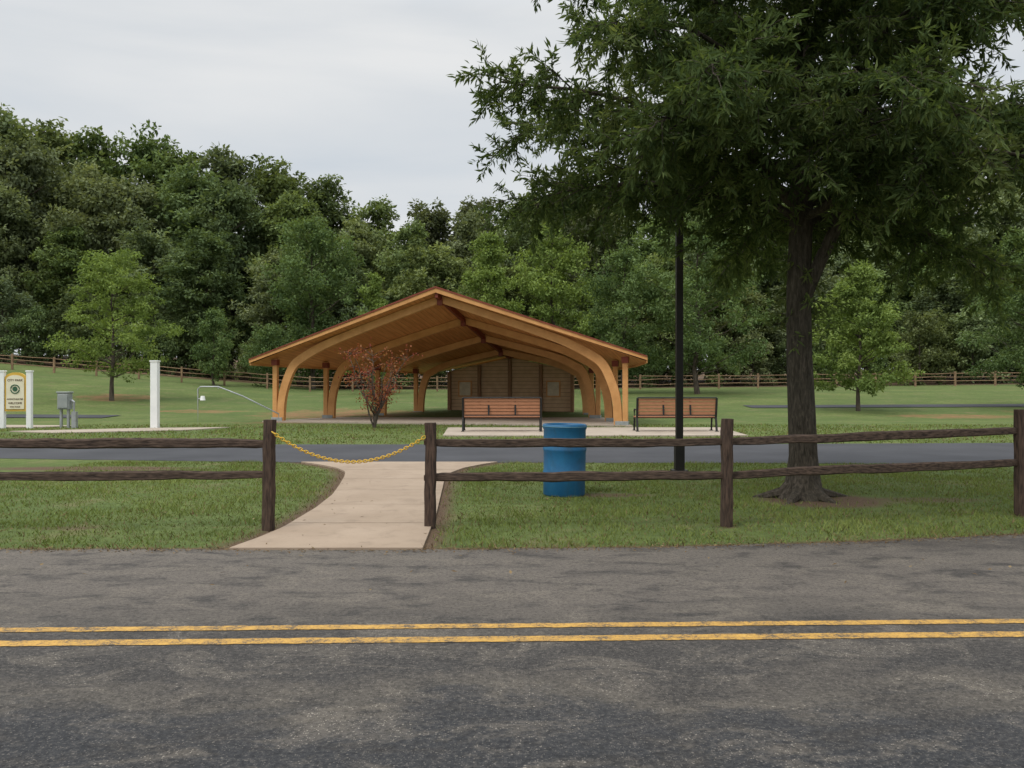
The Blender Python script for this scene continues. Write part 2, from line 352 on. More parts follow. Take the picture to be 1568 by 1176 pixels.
# ---------------------------------------------------------------- grass blades
def grass(name,x0,x1,y0,y1,dens,hh,ww,maskf,parent=None):
    n=int((x1-x0)*(y1-y0)*dens);P=np.stack([rng.uniform(x0,x1,n),rng.uniform(y0,y1,n)],1)
    px,py=P[:,0],P[:,1]
    patch=.5+.25*np.sin(px*1.7+np.sin(py*2.1)*1.5)*np.sin(py*1.3+px*.6)+.3*np.sin(px*4.1+2*np.sin(py*1.9+px*.7))*np.sin(py*3.7+1.3*np.sin(px*2.3))
    big=.5+.5*np.sin(px*.55+1.2*np.sin(py*.5)+1)*np.sin(py*.8+.7*np.sin(px*.9))
    keep,brown=maskf(px,py);keep&=rng.random(n)<.30+.9*patch
    P=P[keep];brown=brown[keep];patch=patch[keep];big=big[keep];n=len(P)
    z=h(P[:,0],P[:,1]);base=np.column_stack([P,z])
    az=rng.uniform(0,2*math.pi,n);H=hh*rng.uniform(.4,1.2,n)
    H*=.45+1.0*patch
    side=np.column_stack([np.cos(az),np.sin(az),0*az])*(ww/2*rng.uniform(.6,1.4,n))[:,None]
    lean=np.column_stack([rng.normal(0,.6,n),rng.normal(0,.6,n),np.ones(n)])*H[:,None]
    V=np.stack([base-side,base+side,base+lean],1).reshape(-1,3)
    b=MB();t=np.clip(rng.uniform(0,1,n)*.4+patch*.45+big*.4-.2,0,1)
    br=rng.random(n)<brown+.16*(1-patch)
    F=np.arange(n*3).reshape(-1,3)
    b.v.append(V);b.n=len(V);b.f.append(F);b.m.append(br.astype(int));b.t.append(t)
    return b.done(name,[M_grassblade,M_straw])
def mask1(x,y):
    k=(y>E(x)+.03+.06*rng.standard_normal(len(x))+.04*np.sin(x*5+2*np.sin(x*2.3)))&(y<PN(x)+.03)
    sl,sr=SL(y),SR(y);ins=(x>sl-.03)&(x<sr+.03)&(y<17.6);k&=~ins
    d=np.minimum(np.abs(x-sl),np.abs(x-sr));p=np.clip(d/.42,0,1)
    k&=rng.random(len(x))<.2+.8*p**1.5
    rt=((x-4.25)/.95)**2+((y-11.75)/.8)**2;k&=(rt>1)|(rng.random(len(x))<.12)
    k&=(((x-5.6)/1.1)**2+((y-11.8)/.35)**2>1)|(rng.random(len(x))<.35)
    k&=(((x-1.3)/.9)**2+((y-12.3)/.28)**2>1)|(rng.random(len(x))<.35)  # blades thinned where the barrel's shadow is painted into the ground
    k&=(((x+7.9)/2.4)**2+((y-16.2)/.5)**2>1)|(rng.random(len(x))<.3)
    br=.05+.6*(1-p)+.5*np.clip(1-(y-E(x))/.3,0,1)
    return k,br
gp=empty('grass')
o=grass('near_grass',-8.5,9.5,8.1,17.5,1000,.05,.011,mask1);o.parent=gp
def mask2(x,y):
    k=(y>PF(x)-.03);k&=~((x>-2.2)&(x<7.4)&(y>25.9)&(y<30.9))
    k&=~((x<-10.3)&(x>-17)&(y>27.5)&(y<31.2)&(np.abs(y-(28.6+(x+14.8)*.42))<1.1))
    k&=~((x<-16.6)&(y>31.2));return k,np.full(len(x),.08)
o=grass('mid_grass',-21,21,22.5,33.5,110,.07,.03,mask2);o.parent=gp
# ---------------------------------------------------------------- tree builder
def rdir(n):
    v=rng.normal(size=(n,3));return v/np.linalg.norm(v,axis=1)[:,None]
def tree_mesh(H,R,base,nb,br,nl,ll,shape='oval',flat=.7,trunk_r=.15,lw=.55):
    b=MB()
    lean=rng.normal(0,.01*H,2)
    zt=np.linspace(0,H*.9,8);P=np.column_stack([lean[0]*(zt/H)**2,lean[1]*(zt/H)**2,zt])
    P[1:,:2]+=rng.normal(0,.008*H,(7,2))
    b.tube(P,trunk_r*np.array([1.35,1,.9,.75,.6,.42,.25,.08]),8,0)
    cs=[];rs=[]
    for i in range(nb):
        t=(i+.5)/nb
        t=t**.9
        z=base+(H-base)*t*.94
        if shape=='oval': pr=math.sin(math.pi*min(1,(.18+.82*t)))**.65
        elif shape=='cone': pr=(1-t)**.75*min(1,.55+t*4)
        else: pr=min(1,.5+t*3)*(1-t**2.6)**.6
        az=i*2.39996+rng.normal(0,.35)
        rad=R*pr*rng.uniform(.45,.92) if i%4 else R*pr*rng.uniform(0,.4)
        rb=br*rng.uniform(.65,1.25)*(1-.35*t if shape=='cone' else 1)
        c=np.array([rad*math.cos(az)+lean[0]*t,rad*math.sin(az)+lean[1]*t,z+rng.normal(0,.03*H)])
        c[2]=min(c[2],H-rb*flat*.6)
        cs.append(c);rs.append(rb)
        s=np.zeros(3);s[2]=max(base*.7,c[2]-rad*.55)
        s[:2]=np.array([np.interp(s[2],P[:,2],P[:,0]),np.interp(s[2],P[:,2],P[:,1])])
        mid=(s+c)/2+np.array([0,0,-.04*rad])
        b.tube([s,mid,c],[trunk_r*.33,trunk_r*.2,trunk_r*.06],4,0)
    cs=np.array(cs);rs=np.array(rs)
    nsub=10
    sub_c=[];sub_r=[];sub_t=[]
    for c,r in zip(cs,rs):
        bt=rng.normal(0,.14)
        d=rdir(nsub);d[:,2]*=flat
        sub_c.append(c+d*r*rng.uniform(.5,1.18,(nsub,1)));sub_r.append(r*rng.uniform(.20,.52,nsub));sub_t.append(bt+rng.normal(0,.13,nsub))
    sub_c=np.vstack(sub_c);sub_r=np.concatenate(sub_r);sub_t=np.concatenate(sub_t)
    w=sub_r**2;w/=w.sum();pick=rng.choice(len(sub_r),nl,p=w)
    d=rdir(nl);d[:,2]=d[:,2]*flat
    Pp=sub_c[pick]+d*(sub_r[pick]*rng.uniform(.35,1.15,nl))[:,None]
    A=rdir(nl)*.8+d*.7;A[:,2]-=.25
    Nn=rdir(nl)*.7;Nn[:,2]+=.9
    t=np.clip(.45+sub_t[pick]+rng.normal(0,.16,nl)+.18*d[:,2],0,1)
    L=ll*rng.uniform(.6,1.3,nl)
    b.leaves(Pp,A,Nn,L,L*lw,1,t)
    return b
def place_tree(name,x,y,leaf,bark=None,**k):
    o=tree_mesh(**k).done(name,[bark or M_bark,leaf]);o.location=(x,y,float(h(x,y))-.05);return o
forest=empty('forest_trees')
var=[]
for i in range(6):
    H=20;R=rng.uniform(4.6,6.0)
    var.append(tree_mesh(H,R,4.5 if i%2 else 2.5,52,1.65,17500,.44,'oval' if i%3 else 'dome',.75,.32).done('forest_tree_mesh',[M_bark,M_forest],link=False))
und=[]
for i in range(3):
    und.append(tree_mesh(7,3.0,.4,22,1.0,5500,.31,'oval',.8,.1).done('understory_mesh',[M_bark,M_forest],link=False))
def inst(me,x,y,s,sz=None):
    o=bpy.data.objects.new('forest_tree',me);S.collection.objects.link(o);o.parent=forest
    o.location=(x,y,float(h(x,y))-.1);o.scale=(s,s,sz or s);o.rotation_euler=(0,0,rng.uniform(0,6.28))
def topH(x,d):
    return d*np.interp(x/d,[-.65,-.6,-.55,-.5,-.3,-.22,-.15,0,.1,.3,.6],[.345,.345,.315,.305,.268,.242,.232,.236,.240,.24,.255])+1.6-float(h(x,d))
for row,(d,fac,step) in enumerate([(83,.68,6.8),(92,.87,6.4),(101,1.0,5.4)]):
    x=-d*.72+rng.uniform(0,3)
    while x<d*.74:
        dd=d+rng.uniform(-3,3);Ht=topH(x,dd)*fac*rng.uniform(.90,1.03)
        if row==0: Ht*=rng.uniform(.75,1.05)
        sz=Ht/20.;inst(var[rng.integers(6)],x,dd,max(sz,.80)*rng.uniform(.9,1.1)*(1.05 if row<2 else 1),sz)
        x+=step*rng.uniform(.75,1.25)
x=-56
while x<58:
    inst(und[rng.integers(3)],x,rng.uniform(75.5,80),rng.uniform(.5,1.35));x+=rng.uniform(2.4,4.2)
x=-66
while x<68:
    inst(und[rng.integers(3)],x,rng.uniform(92,98),rng.uniform(1.3,1.8));x+=rng.uniform(4.0,5.5)
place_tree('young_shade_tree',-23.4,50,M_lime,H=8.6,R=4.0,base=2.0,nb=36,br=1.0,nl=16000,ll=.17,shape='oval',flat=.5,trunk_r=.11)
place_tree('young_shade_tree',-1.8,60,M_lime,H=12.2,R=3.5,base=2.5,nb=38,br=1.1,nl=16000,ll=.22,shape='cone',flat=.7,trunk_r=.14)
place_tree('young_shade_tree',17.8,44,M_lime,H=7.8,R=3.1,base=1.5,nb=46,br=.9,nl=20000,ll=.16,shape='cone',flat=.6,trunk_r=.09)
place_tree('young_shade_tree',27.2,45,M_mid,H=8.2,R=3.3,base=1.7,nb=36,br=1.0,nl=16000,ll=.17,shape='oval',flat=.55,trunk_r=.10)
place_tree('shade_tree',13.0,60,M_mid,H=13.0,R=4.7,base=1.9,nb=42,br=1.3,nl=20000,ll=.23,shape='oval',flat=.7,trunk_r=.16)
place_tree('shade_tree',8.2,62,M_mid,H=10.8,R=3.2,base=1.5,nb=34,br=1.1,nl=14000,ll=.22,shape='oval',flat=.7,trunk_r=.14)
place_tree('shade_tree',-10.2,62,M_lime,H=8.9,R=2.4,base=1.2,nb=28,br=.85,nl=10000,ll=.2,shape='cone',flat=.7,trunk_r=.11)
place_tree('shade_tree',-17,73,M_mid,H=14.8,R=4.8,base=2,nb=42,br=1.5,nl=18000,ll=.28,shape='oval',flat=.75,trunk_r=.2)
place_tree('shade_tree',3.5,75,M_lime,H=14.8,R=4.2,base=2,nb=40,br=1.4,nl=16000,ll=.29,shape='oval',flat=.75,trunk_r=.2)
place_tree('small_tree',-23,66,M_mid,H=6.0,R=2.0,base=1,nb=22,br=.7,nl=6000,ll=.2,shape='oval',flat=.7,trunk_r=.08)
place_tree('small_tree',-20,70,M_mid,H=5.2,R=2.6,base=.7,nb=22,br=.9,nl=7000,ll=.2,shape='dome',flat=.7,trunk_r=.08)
# red maple
b=MB()
tips=[]
for i in range(10):
    az=i*2.4;L=rng.uniform(1.6,2.75);sp=rng.uniform(.15,.48)
    t=np.linspace(0,1,6);P=np.column_stack([np.cos(az)*sp*L*t**1.2,np.sin(az)*sp*L*t**1.2,L*t])
    P[1:,:2]+=rng.normal(0,.05,(5,2))
    b.tube(P,np.linspace(.035,.008,6),5,0)
    for k in range(11):
        s=P[rng.integers(2,6)];e=s+rdir(1)[0]*[.5,.5,.28]+[0,0,.2];b.tube([s,(s+e)/2+[0,0,.03],e],[.010,.007,.003],3,0);tips.append((s,e))
for s,e in tips:
    n=14;q=rng.uniform(.2,1.15,(n,1));P=s+(e-s)*q+rng.normal(0,.07,(n,3))
    b.leaves(P,rdir(n)+[0,0,-.3],rdir(n)*.6+[0,0,.8],rng.uniform(.06,.11,n),rng.uniform(.04,.07,n),1,rng.uniform(0,1,n))
o=b.done('red_maple_sapling',[M_bark,M_red]);o.location=(-4.95,30.8,-.02);o.scale=(1.1,1.1,1.08)
# ---------------------------------------------------------------- foreground oak
b=MB()
zt=np.array([-.05,.05,.14,.3,.6,1.2,2,3,4,5,6.2,7.6,9,10.5,12]);tr=np.array([.40,.33,.265,.225,.20,.185,.172,.165,.155,.13,.11,.09,.07,.05,.02])
tp=np.column_stack([np.interp(zt,[0,3,6,12],[0,-.06,.0,.2])+.02*np.sin(zt*2.),.01*np.cos(zt*1.7),zt])
b.tube(tp,tr,14,0,jit=.05)
b.tube([(-.02,-.03,2.75),(.22,-.1,3.35),(.5,-.2,4.0),(.75,-.3,4.8),(1.0,-.3,6.2)],[.10,.09,.08,.07,.05],9,0,jit=.05)
for az in (0.3,1.7,3.0,4.1,5.2):
    L=rng.uniform(.5,.8);d=np.array([math.cos(az),math.sin(az),0])
    b.tube([d*.1+[0,0,.22],d*.28+[0,0,.07],d*L+[0,0,-.03]],[.12,.08,.03],7,0,jit=.1)
LP=[];LA=[];LT=[];LLn=[]
def twig(s,d,L,nleaf,tb):
    e=s+d*L+np.array([0,0,-.16*L]);m_=s+d*L*.5
    b.tube([s,m_,e],[.006,.004,.002],3,0)
    q=rng.uniform(.05,1.05,nleaf)[:,None]
    P=s+(e-s)*q+rng.normal(0,.015,(nleaf,3))
    A=d*.6+rdir(nleaf)*.75+np.array([0,0,-.22])
    LP.append(P);LA.append(A);LT.append(np.clip(tb+rng.normal(0,.17,nleaf),0,1));LLn.append(rng.uniform(.08,.15,nleaf))
nl_=48
for i in range(nl_):
    f=i/nl_
    z0=3.85+7.4*f**1.5;az=i*2.39996+.5
    side=math.cos(az);toward=-math.sin(az)
    L=5.3*(1-.6*f**1.8)*rng.uniform(.86,1.03)
    el=math.radians(15+40*f+rng.uniform(-6,7))
    dr=L*(.20+.15*max(0,side)+.04*max(0,-side))*(1-.5*f)
    if side<-.3 and f<.25: el+=math.radians(9)
    if side<-.5: L*=.95
    if toward>.4: L*=.82;el+=math.radians(3)
    t=np.linspace(0,1,11);d0=np.array([math.cos(az),math.sin(az)])
    P=np.column_stack([d0[0]*L*math.cos(el)*t,d0[1]*L*math.cos(el)*t,z0+L*math.sin(el)*t-dr*t**2.2])
    P[:,:2]+=np.array([np.interp(z0,tp[:,2],tp[:,0]),0])
    wob=np.cumsum(rng.normal(0,.045,(11,3)),0);wob[0]=0;P+=wob
    r0=.07*(1-.6*f)
    b.tube(P,np.linspace(r0,.010,11),6,0,jit=.05)
    ns=20 if z0<7.0 else 7
    for j in range(ns):
        tt=.10+.90*(j+rng.uniform(0,.8))/ns
        tt=min(tt,1);k=tt*10;k0=int(min(k,9));s=P[k0]+(P[k0+1]-P[k0])*(k-k0)
        tg=P[k0+1]-P[k0];tg/=np.linalg.norm(tg)
        sgn=1 if j%2 else -1;an=sgn*math.radians(rng.uniform(25,75))*(1-.5*tt**3)
        c_,s_=math.cos(an),math.sin(an);d=np.array([tg[0]*c_-tg[1]*s_,tg[0]*s_+tg[1]*c_,tg[2]*.5+rng.uniform(-.5,.4)]);d/=np.linalg.norm(d)
        Ls=rng.uniform(.9,1.6)*(1.05-.5*tt)*(1-.3*f)
        tq=np.linspace(0,1,5)[:,None]
        Q=s+d*Ls*tq+np.array([0,0,-.25*Ls])*tq**2+np.cumsum(rng.normal(0,.02,(5,3)),0)
        b.tube(Q,np.linspace(.014,.004,5),3,0)
        tb=.42+rng.normal(0,.17)
        nt_=9 if z0<7.0 else 6
        for q in range(nt_):
            u=.12+.88*(q+rng.random())/nt_;kk=min(u,1)*4;a0=int(min(kk,3));ss=Q[a0]+(Q[a0+1]-Q[a0])*(kk-a0)
            dd=d*.6+rdir(1)[0]*.8+np.array([0,0,-.15]);dd/=np.linalg.norm(dd)
            twig(ss,dd,rng.uniform(.28,.55),36 if z0<7 else 26,tb)
for k in range(60):
    z=rng.uniform(2.2,4.2);az=rng.uniform(0,6.28);d=np.array([math.cos(az),math.sin(az),rng.uniform(-.5,.3)])
    twig(np.array([.14*math.cos(az),.14*math.sin(az),z]),d,rng.uniform(.12,.45),12,.7)
P=np.vstack(LP);A=np.vstack(LA);T_=np.concatenate(LT);Ln=np.concatenate(LLn);n=len(P)
Nn=rdir(n)*.8;Nn[:,2]+=.6
b.leaves(P,A,Nn,Ln*1.08,Ln*.27,1,T_)
o=b.done('willow_oak_tree',[M_obark,M_oak]);o.location=(4.08,12.0,0)
print('oak leaves',n)
# ---------------------------------------------------------------- front fence
fe=empty('split_rail_fence')
posts=[(-5.95,9.25,1.2),(-2.66,9.36,1.21),(-.91,9.50,1.17),(2.41,9.6,1.21),(6.18,10.4,1.29),(9.6,11.5,1.25)]
def rough_bar(P,hw,hh,name,mat,ax):
    b=MB();k=len(P);P=np.asarray(P,float);T=np.gradient(P,axis=0);T/=np.linalg.norm(T,axis=1)[:,None]
    A=np.broadcast_to(np.asarray(ax,float),T.shape);B=np.cross(T,A);B/=np.linalg.norm(B,axis=1)[:,None]
    prof=[(-1,-.75),(-.2,-1),(.9,-.9),(1,.2),(.8,.95),(-.3,1),(-1,.7)];n=len(prof);V=[]
    base=1+rng.uniform(-.1,.1,(n,))
    for i in range(k):
        for j,(a,c) in enumerate(prof):
            q=base[j]*(1+rng.uniform(-.07,.07))
            V.append(P[i]+A[i]*a*hw[i]*q+B[i]*c*hh[i]*q)
    F=[[i*n+j,i*n+(j+1)%n,(i+1)*n+(j+1)%n,(i+1)*n+j] for i in range(k-1) for j in range(n)]
    b.add(V,F)
    for i in (0,k-1):
        V2=V[i*n:(i+1)*n]+[P[i]];b.add(V2,[[j,(j+1)%n,n] for j in range(n)])
    return b.done(name,mat,fe)
for i,(x,y,H) in enumerate(posts):
    k=9;zt=np.linspace(-.05,H,k);lx,ly=rng.normal(0,.012,2)
    P=np.column_stack([x+lx*zt+rng.normal(0,.003,k),y+ly*zt,zt])
    a=rng.uniform(-.25,.25);rough_bar(P,np.full(k,.058),np.full(k,.064),'post_%d'%i,M_fpost,(math.cos(a),math.sin(a),0))
def rail(i,p,q,z0,z1,r=1,sag=.0):
    k=18;t=np.linspace(-.02,1.02,k);P=np.column_stack([p[0]+(q[0]-p[0])*t,p[1]+(q[1]-p[1])*t,z0+(z1-z0)*t-sag*np.sin(math.pi*t)])
    P[:,2]+=np.cumsum(rng.normal(0,.0045,k));P[:,1]+=rng.normal(0,.003,k)
    e=np.interp(t,[-.03,.04,.5,.96,1.03],[.55,.9,1.1,.9,.55])
    rough_bar(P,.026*e*r,.050*e*r,'rail_%s'%i,M_fence,(0,1,0))
rail('a',posts[0],posts[1],.97,.955);rail('b',posts[0],posts[1],.60,.585)
rail('c',posts[2],posts[3],.955,.95,sag=.01);rail('d',posts[2],posts[3],.56,.545)
rail('e',posts[3],posts[4],.95,1.03);rail('f',posts[3],posts[4],.57,.64)
rail('g',posts[4],posts[5],1.05,1.0);rail('h',posts[4],posts[5],.66,.6);rail('i',posts[0],(-9.2,9.2),.97,1.);rail('j',posts[0],(-9.2,9.2),.6,.6)
b=MB();A0=np.array([-2.60,9.28,1.08]);B0=np.array([-.96,9.42,1.02]);nlk=52
for i in range(nlk):
    t=(i+.5)/nlk;p=A0+(B0-A0)*t;p[2]-=.30*4*t*(1-t);t2=t+.01;p2=A0+(B0-A0)*t2;p2[2]-=.30*4*t2*(1-t2)
    T=(p2-p)/np.linalg.norm(p2-p);up=np.cross(T,[0,1,0]);up/=np.linalg.norm(up);sd=np.cross(T,up)
    a=up if i%2 else sd;th=np.arange(10)*2*math.pi/10
    P=p+np.cos(th)[:,None]*T*.027+np.sin(th)[:,None]*a*.016
    b.tube(P,.0055,5,0,close=True)
b.done('yellow_chain_barrier',M_ychain,smooth=True)
# ---------------------------------------------------------------- far fence
def far_fence(pts,name):
    f=empty(name);b=MB();pr=[]
    for (x,y) in pts:
        z=float(h(x,y));b.box((x,y,z+.6),(.14,.14,1.25),rng.uniform(0,.3),0)
        pr.append(np.array([x,y,z]))
    b.done('posts',M_ffar,f,bevel=.01);b=MB()
    for p,q in zip(pr[:-1],pr[1:]):
        for zz in (.45,.78,1.08):
            P=[p+[0,0,zz+rng.normal(0,.02)],(p+q)/2+[0,0,zz+rng.normal(0,.03)],q+[0,0,zz+rng.normal(0,.02)]]
            b.tube(P,.036,5,0,jit=.1)
    b.done('rails',M_ffar,f)
far_fence([(x,68+1.5*math.sin(x*.05)+ (2 if x>0 else 0)) for x in np.arange(-62,62,3.3)],'split_rail_fence')
# ---------------------------------------------------------------- pavilion
pav=empty('timber_pavilion',(-2.84,34.15,0),-math.atan2(.2566,.9665))
fr=[(-.55,7.2,8.2,2.58,5.38),(0,7.1,8.1,2.56,5.26),(3,6.3,7.4,2.5,4.62),(6,5.1,6.3,2.44,4.02),(9,4.3,5.4,2.38,3.5),(11.2,3.5,4.6,2.3,3.18)]
th=.13
b=MB();c=MB()
for s in (-1,1):
    for f1,f2 in zip(fr[:-1],fr[1:]):
        k=6
        for j in range(k):
            V=[]
            for f in (f1,f2):
                for u in (j/k,(j+1)/k):
                    V.append((s*f[2]*u,f[0],f[4]+(f[3]-f[4])*u-th))
            b.add(V,[[0,1,3,2]],0)
            V2=[(x,y,z+th) for x,y,z in V];c.add(V2,[[0,1,3,2]],0)
    for f1,f2 in zip(fr[:-1],fr[1:]):
        V=[(s*f1[2],f1[0],f1[3]+.01),(s*f2[2],f2[0],f2[3]+.01),(s*f2[2],f2[0],f2[3]-.2),(s*f1[2],f1[0],f1[3]-.2)]
        V+= [(x+s*.05,y,z) for x,y,z in V]
        c.add(V,[[0,1,2,3],[4,5,6,7],[0,1,5,4],[3,2,6,7],[0,3,7,4],[1,2,6,5]],1)
b.done('roof_underside_decking',M_deck,pav);c.done('roof_shingles_and_eave_fascia',[M_shingle,M_glu],pav)
def gable(f,v,dep,thk,name,mat,zoff=.03):
    b=MB()
    for s in (-1,1):
        V=[(0,v,f[4]+zoff),(s*(f[2]+.05),v,f[3]+zoff),(s*(f[2]+.05),v,f[3]+zoff-dep*.62),(0,v,f[4]+zoff-dep)]
        V+=[(x,y-thk,z) for x,y,z in V]
        b.add(V,[[0,1,2,3],[4,5,6,7],[0,1,5,4],[3,2,6,7],[1,2,6,5]],0)
    b.done(name,mat,pav)
gable(fr[0],fr[0][0],.22,.06,'gable_fascia',M_glu)
gable(fr[0],fr[0][0]-.062,.07,.03,'gable_drip_edge',M_redmetal,.06)
gable(fr[-1],fr[-1][0]+.06,.25,.05,'rear_fascia',M_glu)
def catm(P,n=6):
    P=np.asarray(P,float);Q=np.vstack([2*P[0]-P[1],P,2*P[-1]-P[-2]]);o=[]
    for i in range(1,len(Q)-2):
        for t in np.arange(n)/n:
            p0,p1,p2,p3=Q[i-1:i+3];o.append(.5*((2*p1)+(-p0+p2)*t+(2*p0-5*p1+4*p2-p3)*t*t+(-p0+3*p1-3*p2+p3)*t**3))
    o.append(P[-1]);return np.array(o)
ar=MB();po=MB();br_=MB()
for (v,a,w,e,r) in fr[1:5]:
    zr=lambda u:(r-th)-(r-e)*abs(u)/w
    for s in (-1,1):
        pts=[(a,0),(.992*a,.33*zr(a)),(.965*a,.60*zr(a)),(.915*a,.80*zr(.915*a)),(.84*a,zr(.84*a)-.38),(.74*a,zr(.74*a)-.25),(.6*a,zr(.6*a)-.18),(.3*a,zr(.3*a)-.15),(0,zr(0)-.15)]
        C2=catm(pts,5);T=np.gradient(C2,axis=0);T/=np.linalg.norm(T,axis=1)[:,None];Nn=np.column_stack([-T[:,1],T[:,0]])
        hd=np.interp(np.linspace(0,1,len(C2)),[0,.4,1],[.155,.17,.14]);bw=.10
        V=[]
        for p,nn,hh in zip(C2,Nn,hd):
            for (sg,yy) in ((-1,-bw),(1,-bw),(1,bw),(-1,bw)):
                q=p+nn*hh*sg;V.append((s*q[0],v+yy,q[1]))
        Fq=[[i*4+j,i*4+(j+1)%4,(i+1)*4+(j+1)%4,(i+1)*4+j] for i in range(len(C2)-1) for j in range(4)]
        ar.add(V,Fq,0)
        u=a+.26;H_=zr(u)-.01;po.box((s*u,v,H_/2),(.20,.18,H_),0,0)
        br_.box((s*(u),v-.02,H_-.16),(.26,.25,.24),0,0);br_.box((s*(a+.14),v,.10),(.5,.3,.2),0,1)
    br_.box((0,v-.02,r-th-.24),(.22,.3,.30),0,0)
ar.done('curved_glulam_arches',M_glu,pav);po.done('glulam_posts',M_glu,pav,bevel=.01);br_.done('steel_brackets_and_shoes',[M_redmetal,M_gray],pav,bevel=.008)
b=MB()
for f1,f2 in zip(fr[:-1],fr[1:]):
    p=np.array([0,f1[0]+.02,f1[4]-th-.13]);q=np.array([0,f2[0]+.02,f2[4]-th-.13])
    V=[]
    for k in (p,q):
        for sx,sz in ((-1,-1),(1,-1),(1,1),(-1,1)): V.append(k+[sx*.06,0,sz*.12])
    b.add(V,[[0,1,5,4],[1,2,6,5],[2,3,7,6],[3,0,4,7],[0,1,2,3],[4,5,6,7]],0)
b.done('ridge_beam',M_redmetal,pav)
b=MB();v=10.7;wl=3.35
b.poly_ext([(-wl,v,0),(wl,v,0),(wl,v,2.28),(0,v,2.98),(-wl,v,2.28)],(0,.18,0));b.done('back_wall',M_siding,pav)
b=MB()
for u in (-3.3,-1.65,0,1.65,3.3):
    zt=3.0-abs(u)/wl*.72-.05;b.box((u,v-.09,zt/2),(.17,.17,zt),0,0)
b.done('wall_pilasters',simple('stained_dark_timber',(.20,.115,.06),(.32,.18,.095),5,(4,4,.6)),pav,bevel=.01)
b=MB()
for u in (-2.45,2.3):
    b.box((u,v-.03,1.35),(.75,.05,.85),0,0);b.box((u,v-.06,1.35),(.6,.02,.7),0,1)
b.done('wall_notice_panels',[M_glu,simple('faded_notice',(.48,.42,.30),(.66,.58,.43),4)],pav)
b=MB();b.poly_ext([(-7.7,-.5,0),(7.7,-.5,0),(6.9,3,0),(4.2,11.2,0),(-4.2,11.2,0),(-6.9,3,0)],(0,0,.06));b.done('stage_floor_slab',M_conc2,pav)
# ---------------------------------------------------------------- benches
def bench(x,y,W):
    e=empty('park_bench',(x,y,.04))
    b=MB()
    for i in range(5):
        z=.60+i*.108;b.box((0,-.20-.02*i,z),(W,.035,.096),0,0)
    b.done('backrest',M_slat,e,bevel=.006)
    b=MB()
    for i in range(5): b.box((0,-.10+i*.115,.47),(W,.095,.035),0,0)
    b.done('seat',M_slat,e,bevel=.006)
    b=MB()
    for u in (-W/2+.03,W/2-.03):
        b.tube([(u,-.32,0.02),(u,-.20,.45),(u,-.24,.62),(u,-.32,1.10)],.038,6,0,cap=True)
        b.tube([(u,.44,0.02),(u,.38,.44),(u,-.18,.44)],.034,6,0,cap=True)
        b.tube([(u,.38,.44),(u,.42,.68),(u,.36,.71),(u,-.24,.70)],.028,6,0,cap=True)
        b.box((u,-.32,.01),(.1,.16,.02));b.box((u,.44,.01),(.1,.16,.02))
    for u in (-W/6,W/6): b.box((u,-.262,.82),(.055,.03,.56),0,0,R=[[1,0,0],[0,.98,.17],[0,-.17,.98]])
    b.box((0,.15,.435),(W-.1,.05,.03))
    b.tube([(-W/2+.03,-.325,1.11),(W/2-.03,-.325,1.11)],.024,6,0,cap=True)
    b.tube([(-W/2+.03,-.20,.53),(W/2-.03,-.20,.53)],.022,6,0,cap=True)
    b.done('iron_frame',M_black,e,bevel=.004)
bench(-.33,28.4,2.62);bench(5.42,28.4,2.66)
# ---------------------------------------------------------------- barrel
e=empty('blue_trash_barrel',(.75,12.35,0));e.scale=(1,1,1.05)
prof=[(0,.0),(.285,.0),(.300,.02),(.302,.28),(.312,.30),(.312,.325),(.302,.345),(.304,.60),(.314,.62),(.314,.645),(.304,.665),(.303,.90),(.315,.915),(.318,.955),(.308,.975),(.285,.972),(.278,.93),(.275,.1),(0,.08)]
b=MB();n=48;V=[];
for r,z in prof:
    for k in range(n):
        a=2*math.pi*k/n;V.append((r*math.cos(a)*(1+.012*math.sin(3*a+z*4)),r*math.sin(a),z+.0))
F=[[i*n+k,i*n+(k+1)%n,(i+1)*n+(k+1)%n,(i+1)*n+k] for i in range(len(prof)-1) for k in range(n)]
b.add(V,F);b.done('drum',M_blue,e,smooth=True)
e.rotation_euler=(.01,.012,0)
b=MB();th_=np.linspace(0,2*math.pi,48,endpoint=False)
b.tube(np.column_stack([.319*np.cos(th_),.319*np.sin(th_),0*th_+.945]),.007,6,0,close=True);b.done('rim_ring',simple('rim_light_blue',(.07,.18,.26),(.12,.25,.33),5),e,smooth=True)
# ---------------------------------------------------------------- lamp pole
e=empty('street_lamp',(3.05,15.6,0))
b=MB();b.box((0,0,3.1),(.125,.125,6.2));b.box((0,0,.25),(.17,.17,.5));b.box((0,0,.02),(.28,.28,.04));b.done('pole',M_pole,e,bevel=.01)
b=MB();b.box((-.12,0,6.22),(.35,.06,.06));b.box((-.5,0,6.25),(.6,.34,.14));b.done('lamp_head',M_pole,e,bevel=.02)
# ---------------------------------------------------------------- left objects
e=empty('white_post',(-12.85,30.8,0))
b=MB();b.box((0,0,1.2),(.25,.25,2.4));b.done('shaft',M_white,e,bevel=.01);b=MB();b.box((0,0,2.42),(.29,.29,.05));b.done('cap',M_white,e,bevel=.01)
e=empty('park_sign',(-17.85,30.8,0),.06)
b=MB()
for u in (-.47,.47):
    b.box((u,0,1.02),(.17,.17,2.04));b.box((u,0,2.06),(.21,.21,.05))
b.done('posts',M_white,e,bevel=.01)
def archpts(w,z0,z1,hh,y):
    P=[(-w,y,z0),(w,y,z0),(w,y,z1)]
    for k in range(1,12):
        a=math.pi*k/12;P.append((w*math.cos(a),y,z1+hh*math.sin(a)))
    P.append((-w,y,z1));return P
b=MB();b.poly_ext(archpts(.375,.62,1.80,.22,-.05),(0,.08,0));b.done('frame_board',M_gold,e)
